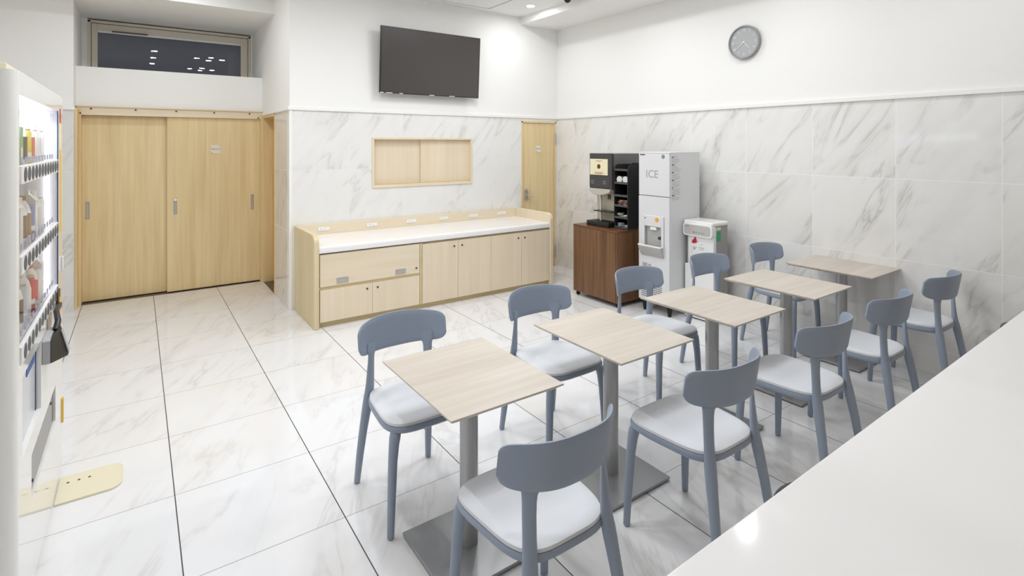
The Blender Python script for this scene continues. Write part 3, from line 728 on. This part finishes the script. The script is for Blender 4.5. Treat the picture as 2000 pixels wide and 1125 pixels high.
obj('niche', boxes((ix0+.018, ix0+.022, NY0, NY1, NZ0, NZ1), (ix0-.002, ix0+.02, NY0-.001, NY0+.004, NZ0, NZ1), (ix0-.002, ix0+.02, NY1-.004, NY1+.001, NZ0, NZ1)), M['iced'], ic)
bm = bmesh.new(); add_prism(bm, [(ix0, .55), (ix0-.012, .552), (ix0-.05, .62), (ix0-.055, .655), (ix0-.045, .66), (ix0-.03, .64), (ix0, .628)], 1, NY0-.028, NY1+.045)
obj('catch_tray', bm, M['iced'], ic, label='scooped lip under the niche', bevel=.005)
obj('tray_rim', boxes((ix0-.058, ix0-.044, NY0-.03, NY1+.047, .646, .662), (ix0-.05, ix0, NY0-.03, NY0-.016, .646, .662), (ix0-.05, ix0, NY1+.033, NY1+.047, .646, .662)), M['whitem'], ic, bevel=.005)
obj('chute', boxes((ix0-.012, ix0+.018, .446, .521, .805, .835)), M['white'], ic, bevel=.006)
bm = bmesh.new(); add_cyl(bm, (ix0-.006, .416, .735), .014, .02, 0, 18); obj('push_lever', bm, M['dark'], ic, smooth=True)
bm = bmesh.new(); add_cyl(bm, (ix0-.018, .433, .91), .02, .004, 0, 22); obj('push_button', bm, M['orange'], ic)
bm = bmesh.new(); add_cyl(bm, (ix0-.016, .576, .915), .006, .003, 0, 12); obj('indicator', bm, M['ink'], ic)
obj('lettering', text_bm('ICE', .105, (ix0-.001, .504, 1.34), (0,-1,0), (0,0,1)), M['inkl'], ic, label='grey letters ICE')
bm = bmesh.new(); add_cyl(bm, (ix0-.002, .372, 1.513), .018, .002, 0, 28); bd = obj('badge', bm, M['teal'], ic, label='round teal badge')
bm = bmesh.new(); add_lathe(bm, (ix0-.0024, .372, 1.513), [(.011, 0), (.011, -.0006), (.0075, -.0006), (.0075, 0)], 22, 0); obj('badge_ring', bm, M['inkw'], bd)
obj('name_strip', boxes((ix0-.0008, ix0, .591, .652, 1.524, 1.534)), M['ink'], ic)
obj('rating_label', boxes((ix0-.001, ix0, .561, .621, .44, .475), (ix0-.001, ix0, .516, .551, .45, .47)), M['inkl'], ic)
bm = bmesh.new()
for k in range(11): add_box(bm, ix0-.002, ix0+.003, .386, .636, .15+k*.0185, .157+k*.0185)
obj('air_louvre', bm, M['midgrey'], ic)
# printed notes on the side
bm = bmesh.new(); bm2 = bmesh.new(); random.seed(3); z = 1.515
row = 0
while z > 1.1:
    if row % 6 == 1: add_box(bm2, ix0+.03, ix0+.03+random.uniform(.02, .04), iy0-.0008, iy0-.0002, z, z+.008)
    else: add_box(bm, ix0+.03, ix0+.03+random.uniform(.07, .14), iy0-.0008, iy0-.0002, z, z+.003)
    z -= .012; row += 1
obj('side_print', bm, M['inkl'], ic, label='small grey printed instructions'); obj('side_print_headings', bm2, M['ink'], ic)
for x, y in ((ix0+.05, iy0+.04), (ix0+.05, iy1-.04), (ix1-.05, iy0+.04), (ix1-.05, iy1-.04)):
    bm = bmesh.new(); add_cyl(bm, (x, y, 0), .016, .095, 2, 18, .03); obj('leg', bm, M['rubber'], ic, smooth=True)

# ------------------------------------------------------------ water dispenser
wx0, wx1, wy0, wy1 = 4.715, 4.945, -.035, .274
wt = thing('water_dispenser', 'white water dispenser with grey sides standing right of the ice dispenser', 'water dispenser', ((wx0+wx1)/2, (wy0+wy1)/2, 0))
obj('grey_side', boxes((wx0+.03, wx1-.01, wy0+.004, wy1-.004, .02, .9)), plain('taupe grey side panel', (156, 152, 147), .45), wt)
bm = bmesh.new(); add_prism(bm, rrect(wx0-.02, wx1, wy0-.004, wy1+.004, .02), 2, .88, .918); obj('lid', bm, M['white'], wt, bevel=.012)
obj('front_column', boxes((wx0+.004, wx0+.05, wy0+.002, wy1-.03, .50, .88)), M['whitem'], wt, bevel=.01)
obj('lower_front', boxes((wx0, wx0+.05, wy0, wy1, .01, .505)), M['white'], wt, bevel=.006)
hp = bmesh.new(); add_prism(hp, rrect(wy0-.002, wy1+.002, .775, .895, .03), 0, wx0-.028, wx0+.03); obj('control_head', hp, M['white'], wt, bevel=.006)
hp = bmesh.new(); add_prism(hp, rrect(wy0+.016, wy1-.014, .79, .88, .022), 0, wx0-.031, wx0-.026); p_ = obj('control_panel', hp, plain('grey control panel', (186, 183, 180), .35), wt)
for k, m_ in enumerate(('red', 'midgrey', 'midgrey', 'midgrey', 'midgrey')):
    bm = bmesh.new(); add_cyl(bm, (wx0-.0335, wy0+.185-k*.026, .815), .0045 if k else .006, .003, 0, 12); obj('indicator', bm, M[m_], p_)
obj('print', boxes((wx0-.0316, wx0-.031, wy0+.24, wy0+.28, .862, .868)), M['midgrey'], p_)
bm = bmesh.new(); add_prism(bm, [(wy0+a_, b_) for a_, b_ in ((.236, .712), (.215, .702), (.180, .712), (.183, .745), (.197, .772), (.208, .748), (.224, .735))], 0, wx0+.002, wx0+.004); obj('warning_sticker', bm, M['red'], wt, label='red sticker on the white front')
obj('front_prints', boxes((wx0+.002, wx0+.004, wy0+.165, wy0+.18, .72, .732), (wx0+.002, wx0+.004, wy0+.18, wy0+.22, .668, .672), (wx0+.002, wx0+.004, wy0+.195, wy0+.215, .648, .664), (wx0+.002, wx0+.004, wy0+.10, wy0+.16, .67, .674), (wx0+.002, wx0+.004, wy0+.11, wy0+.15, .655, .659), (wx0+.002, wx0+.004, wy0+.12, wy0+.14, .70, .703)), M['inkl'], wt)
obj('side_label', boxes((wx0+.052, wx0+.112, wy0+.002, wy0+.004, .845, .872)), M['paper'], wt)
obj('side_label', boxes(*[(wx0+.052, wx0+.114, wy0+.002, wy0+.004, z_, z_+.02) for z_ in (.745, .768, .791, .814)]), M['green'], wt, label='green striped label')
obj('base', boxes((wx0+.01, wx1-.01, wy0+.01, wy1-.01, 0, .02)), M['dark'], wt)

# ------------------------------------------------------------ white bar counter in the foreground with stools
ctr = thing('bar_counter', 'high white bar counter filling the lower right corner of the photo', 'counter', (3.0, -2.8, 0))
bm = bmesh.new(); add_prism(bm, [(.98, -3.25), (XR-.004, -3.25), (XR-.004, -2.360), (.98, -2.4145)], 2, .962, 1.0)
obj('countertop', bm, M['solid'], ctr, bevel=.004)
obj('front_panel', boxes((1.0, XR-.004, -2.98, -2.93, 0, .962)), M['beech'], ctr)
obj('end_panel', boxes((1.0, 1.04, -3.2, -2.93, 0, .962)), M['beech'], ctr)
def stool(x, y, lab):
    t = thing('bar_stool', lab, 'stool', (x, y, 0), 'stools under the bar counter')
    bm = bmesh.new(); add_lathe(bm, (x, y, .655), [(.14, 0), (.165, .006), (.17, .025), (.165, .042), (.14, .047)], 40); obj('seat', bm, M['black'], t, smooth=True)
    bm = bmesh.new(); add_cyl(bm, (x, y, .02), .025, .635, 2, 24); obj('pole', bm, M['chrome'], t, smooth=True)
    bm = bmesh.new(); add_lathe(bm, (x, y, 0), [(.19, 0), (.195, .008), (.17, .016), (.03, .03)], 40); obj('base_disc', bm, M['chrome'], t, smooth=True)
    bm = bmesh.new(); add_tube(bm, [(x+.13*math.cos(a), y+.13*math.sin(a), .25) for a in [k*PI/16 for k in range(33)]], [.009]*33, 10, False); add_tube(bm, [(x-.13, y, .25), (x+.13, y, .25)], [.008, .008], 10); obj('footrest', bm, M['chrome'], t, smooth=True)
stool(1.885, -2.321, 'black round stool whose rim shows at the counter edge below the second chair')
stool(4.13, -2.287, 'black round stool whose rim shows at the counter edge by the right wall')

# ------------------------------------------------------------ vending machine
VX, VY0, VY1, VZ = .149, -.665, .585, 1.862
VB_ = -.62
vm = thing('vending_machine', 'white drinks vending machine with a lit display at the left edge', 'vending machine', ((VX+VB_)/2, (VY0+VY1)/2, 0))
M['vwhite'] = plain('glossy white vending enamel', (236, 235, 231), .08, coat=.3)
# display opening
OY0, OY1, OZ0, OZ1 = -.615, .40, .905, 1.785
D = .2
obj('body', boxes((VB_, VX-D-.02, VY0, VY1, .03, VZ-.004)), M['whitem'], vm, bevel=.01)
bm = bmesh.new()
# front door: frame around the opening
fx0, fx1 = VX-D-.018, VX
for b in ((fx0, fx1, OY1, VY1, .03, VZ), (fx0, fx1, OY0, OY1, OZ1, VZ), (fx0, fx1, OY0, OY1, .875, OZ0), (fx0, VX-.02, OY0, OY1, .03, .875)): add_box(bm, *b)
# lower skin with openings for the poster window and the flap
PY0, PY1, PZ0, PZ1 = -.56, -.145, .592, .858
KY0, KY1, KZ0, KZ1 = -.375, .305, .352, .515
for b in ((VX-.02, fx1, OY0, PY0, PZ0, .875), (VX-.02, fx1, PY1, OY1, PZ0, .875), (VX-.02, fx1, PY0, PY1, PZ1, .875),
          (VX-.02, fx1, OY0, OY1, KZ1, PZ0), (VX-.02, fx1, OY0, KY0, KZ0, KZ1), (VX-.02, fx1, KY1, OY1, KZ0, KZ1), (VX-.02, fx1, OY0, OY1, .03, KZ0)): add_box(bm, *b)
bmesh.ops.remove_doubles(bm, verts=bm.verts, dist=1e-5)
door = obj('front_door', bm, M['vwhite'], vm)
bm = bmesh.new(); add_prism(bm, rrect(fx0, fx1, VY0, OY0, .045, 10, (0, 1, 0, 0)), 2, .03, VZ); obj('rounded_edge', bm, M['vwhite'], vm, smooth=True)
obj('display_case', boxes((VX-D-.018, VX-D, OY0, OY1, OZ0, OZ1)), plain('display back wall', (228, 232, 244), .5), vm)
obj('display_lamp', boxes((VX-.075, VX-.045, OY0+.01, OY1-.01, OZ1-.02, OZ1-.004)), M['led'], vm, label='lit tube along the top of the display')
obj('display_lamp', boxes((VX-.05, VX-.03, OY1-.022, OY1-.006, OZ0+.01, OZ1-.02)), M['led'], vm, label='lit tube down the right side of the display')
obj('glass_front', boxes((VX-.008, VX-.004, OY0+.001, OY1-.001, OZ0+.001, OZ1-.001)), M['glass'], vm)
obj('glass_edge', boxes((VX-.003, VX+.001, OY1-.006, OY1, OZ0, OZ1)), M['navy'], vm, label='dark edge strip of the display glass')
la = bpy.data.lights.new('display_light', 'AREA'); la.shape = 'RECTANGLE'; la.size = .05; la.size_y = .95; la.energy = 4.5; la.color = (.80, .87, 1.0)
lo = bpy.data.objects.new('display_light', la); COL.objects.link(lo); lo.parent = vm; lo.location = Vector((VX-.06, (OY0+OY1)/2, OZ1-.024)) - OFF[vm.name]; lo.rotation_euler = (0, math.radians(25), 0)
for r_, zr in enumerate((1.525, 1.228, .932)):
    sh = obj('display_shelf', boxes((VX-D, VX-.03, OY0, OY1, zr-.008, zr+.0)), M['white'], vm)
    rail = obj('button_rail', boxes((VX-.012, VX+.001, OY0+.04, OY1+.0, zr-.030, zr+.030)), M['white'], vm, bevel=.001)
    for k in range(12):
        y = OY0+.105+k*(.875/11)
        bm = bmesh.new(); add_lathe(bm, (VX+.001, y, zr), [(.025, 0), (.025, .0018), (.020, .0028), (.015, .0014), (.001, .0014)], 20, 0)
        obj('select_button', bm, M['mesh'], rail, smooth=True)
        obj('price_tag', boxes((VX-.018, VX-.016, y-.028, y+.010, zr+.034, zr+.056)), plain('pale blue tag', (150, 165, 205), .5) if not (r_ or k) else bpy.data.materials['pale blue tag'], sh)
# poster window and flap
obj('poster_window', boxes((VX-.02, VX-.016, PY0, PY1, PZ0, PZ1)), plain('silver poster panel', (196, 199, 205), .12), vm)
obj('poster_trim', boxes((VX-.0165, VX-.014, PY1-.012, PY1-.002, PZ0, PZ1)), M['navy'], vm, label='navy edge of the lower window')
obj('poster_header', boxes((VX-.0165, VX-.014, PY0+.2, PY1-.04, PZ1-.065, PZ1)), M['blue'], vm, label='blue header of the lower window')
fp = obj('delivery_flap', boxes((VX-.014, VX-.008, KY0+.03, KY1-.04, KZ0+.004, KZ1-.004)), plain('satin silver flap', (140, 139, 138), .3, metal=.3), vm, bevel=.002)
obj('flap_cheek', boxes((VX-.018, VX-.01, KY0, KY0+.03, KZ0, KZ1), (VX-.018, VX-.01, KY1-.04, KY1, KZ0, KZ1)), M['dark'], vm)
bm = bmesh.new(); add_cyl(bm, (VX-.008, .21, .47), .006, .004, 0, 12); add_cyl(bm, (VX-.008, -.30, .39), .006, .004, 0, 12); obj('rivet', bm, M['dark'], fp)
obj('base_feet', boxes((VB_+.05, VX-.03, VY0+.03, VY1-.03, 0, .03)), M['vwhite'], vm)
# strip sticker, key handle, reader
obj('strip_sticker', boxes((VX, VX+.0015, .47, .50, 1.73, 1.80)), M['red'], vm, label='red top of the tall strip sticker')
obj('strip_sticker', boxes((VX, VX+.0015, .47, .505, 1.60, 1.73)), M['paper'], vm, label='cream middle of the tall strip sticker')
obj('strip_sticker', boxes((VX, VX+.0015, .475, .515, 1.2, 1.60)), M['yellow'], vm, label='yellow lower part of the tall strip sticker')
obj('key_handle', boxes((VX, VX+.008, .53, .555, 1.0, 1.07)), M['icem'], vm, bevel=.004)
obj('warning_tag', boxes((VX, VX+.006, .552, .582, .235, .355)), M['yellow'], vm, bevel=.002)
obj('coin_slot', boxes((VX, VX+.003, .02, .14, .835, .895)), plain('grey coin slot', (170, 160, 150), .3, metal=.5), vm, bevel=.001)
rd = thing('card_reader', 'black payment reader box with a grey side on the front of the vending machine', 'card reader', (VX, .03, .79))
bm = bmesh.new(); add_prism(bm, [(-.121, .75), (-.121, .842), (-.10, .852), (.05, .852), (.06, .84), (.06, .75)], 0, VX, VX+.025); obj('housing', bm, plain('silver grey housing', (168, 168, 168), .35), rd, bevel=.003)
bm = bmesh.new()
q0 = [(VX+.025, -.121, .75), (VX+.073, -.03, .745), (VX+.073, .02, .745), (VX+.025, .05, .75)]; q1 = [(VX+.025, -.121, .842), (VX+.045, -.03, .862), (VX+.045, .02, .862), (VX+.025, .05, .852)]
A = [bm.verts.new(p) for p in q0]; B = [bm.verts.new(p) for p in q1]; bm.faces.new(A); bm.faces.new(B[::-1])
for k in range(4): bm.faces.new((A[k], A[(k+1) % 4], B[(k+1) % 4], B[k]))
obj('reader_face', bm, M['black'], rd, bevel=.003)
bm = bmesh.new(); v_ = [bm.verts.new(p) for p in ((VX+.072, -.026, .758), (VX+.072, .016, .758), (VX+.0495, .016, .85), (VX+.0495, -.026, .85), (VX+.0755, -.026, .758), (VX+.0755, .016, .758), (VX+.0525, .016, .85), (VX+.0525, -.026, .85))]
for f in ((0,1,2,3), (4,5,6,7), (0,1,5,4), (1,2,6,5), (2,3,7,6), (3,0,4,7)): bm.faces.new([v_[k] for k in f])
obj('reader_screen', bm, M['iced'], rd)
obj('cable', (lambda b: (add_tube(b, [(VX+.03, .0, .85), (VX+.035, .03, .88), (VX+.02, .12, .90), (VX+.012, .34, .88)], [.012, .011, .01, .009], 12), b)[1])(bmesh.new()), M['black'], rd, smooth=True)
obj('notice_plate', boxes((VX, VX+.006, .33, .43, .79, .935)), M['black'], rd, bevel=.002)
obj('notice_stripe', boxes((VX+.006, VX+.008, .37, .41, .80, .90)), M['orange'], rd)
# junction box on top of the machine
jb = obj('cream_box', boxes((-.06, .102, -.5, -.3, VZ-.002, VZ+.036)), M['cream'], None, bevel=.004); tag(jb, 'small cream box lying on top of the vending machine', 'box')
# anti-tip floor plate
ap = thing('floor_plate', 'cream anti-tip plate with bolt holes on the floor at the foot of the vending machine', 'plate', (.27, .33, 0))
bm = bmesh.new(); add_prism(bm, rrect(VX+.002, .40, .215, .455, .055, 8, (0, 1, 1, 0)), 2, 0, .010); obj('plate', bm, M['cream'], ap, bevel=.002)
bm = bmesh.new()
for hx in (.187, .228, .268): add_cyl(bm, (hx, .384, .0095), .006, .001, 2, 14)
obj('bolt_holes', bm, M['ink'], ap)

# sample drinks standing in the display
KINDS = {
 0: [('carton', (236, 120, 92)), ('carton', (240, 240, 236)), ('bottle', (214, 74, 92)), ('carton', (118, 176, 128)), ('bottle', (90, 92, 84)), ('can', (214, 196, 84)), ('bottle', (206, 96, 70)), ('can', (224, 224, 226)), ('bottle', (226, 228, 232)), ('can', (232, 234, 238))],
 1: [('bottle', (232, 196, 76)), ('carton', (216, 120, 74)), ('bottle', (120, 112, 110)), ('carton', (220, 224, 232)), ('bottle', (142, 124, 112)), ('bottle', (150, 120, 96)), ('can', (96, 122, 182)), ('carton', (238, 238, 238)), ('bottle', (214, 218, 226)), ('can', (226, 230, 236))],
 2: [('can', (210, 176, 96)), ('bottle', (116, 186, 190)), ('can', (120, 84, 70)), ('bottle', (84, 76, 74)), ('can', (196, 204, 214)), ('bottle', (238, 238, 234)), ('can', (186, 46, 80)), ('bottle', (214, 64, 96)), ('can', (226, 228, 232)), ('carton', (230, 232, 236))]}
CN = [['orange', 'white', 'crimson', 'green', 'dark olive', 'yellow', 'rust red', 'pale grey', 'frosted', 'silver white'],
      ['golden', 'orange brown', 'dark brown', 'pale blue', 'coffee brown', 'tan', 'blue', 'plain white', 'frosted', 'silver'],
      ['gold', 'turquoise', 'cocoa brown', 'black', 'light blue grey', 'milky white', 'maroon', 'pink red', 'silver', 'grey white']]
capm = M['white']
for r_, zr in enumerate((1.525, 1.228, .932)):
    for k, (kd, rgb) in enumerate(KINDS[r_]):
        y = OY0 + .055 + k*.088; x = VX-.062
        rn = ('top', 'middle', 'bottom')[r_]
        t = thing('drink_'+kd, '%s %s on the %s row of the vending machine display' % (CN[r_][k], kd, rn), 'drink '+kd, (x, y, zr), 'sample drinks in the vending machine')
        m_ = plain('%s %s print' % (CN[r_][k], kd), rgb, .35)
        if kd == 'bottle':
            bm = bmesh.new(); add_lathe(bm, (x, y, zr), [(.026, 0), (.030, .006), (.030, .045)], 20); obj('lower_body', bm, M['whitem'], t, smooth=True)
            bm = bmesh.new(); add_lathe(bm, (x, y, zr+.045), [(.0305, 0), (.0305, .085)], 20); obj('wrap', bm, m_, t, smooth=True)
            bm = bmesh.new(); add_lathe(bm, (x, y, zr+.13), [(.030, 0), (.024, .028), (.014, .046), (.013, .052)], 20); obj('shoulder', bm, M['whitem'], t, smooth=True)
            bm = bmesh.new(); add_cyl(bm, (x, y, zr+.18), .015, .018, 2, 18); obj('cap', bm, m_ if k % 2 else capm, t, smooth=True)
        elif kd == 'can':
            bm = bmesh.new(); add_lathe(bm, (x, y, zr), [(.024, 0), (.031, .008), (.031, .148), (.026, .158)], 22); obj('body', bm, m_, t, smooth=True)
            bm = bmesh.new(); add_lathe(bm, (x, y, zr+.158), [(.027, 0), (.027, .004), (.022, .003)], 22); obj('lid', bm, M['pull'], t, smooth=True)
            bm = bmesh.new(); add_lathe(bm, (x, y, zr+.05), [(.0315, 0), (.0315, .02)], 22); obj('band', bm, M['white'], t, smooth=True)
        else:
            obj('box', boxes((x-.026, x+.026, y-.028, y+.028, zr, zr+.165)), m_, t, bevel=.002)
            bm = bmesh.new(); add_prism(bm, [(x-.026, zr+.165), (x+.026, zr+.165), (x+.002, zr+.195), (x+.002, zr+.207), (x-.002, zr+.207), (x-.002, zr+.195)], 1, y-.027, y+.027); obj('gable', bm, M['white'], t)
            obj('panel_print', boxes((x+.026, x+.0265, y-.018, y+.018, zr+.04, zr+.09)), M['white'], t)
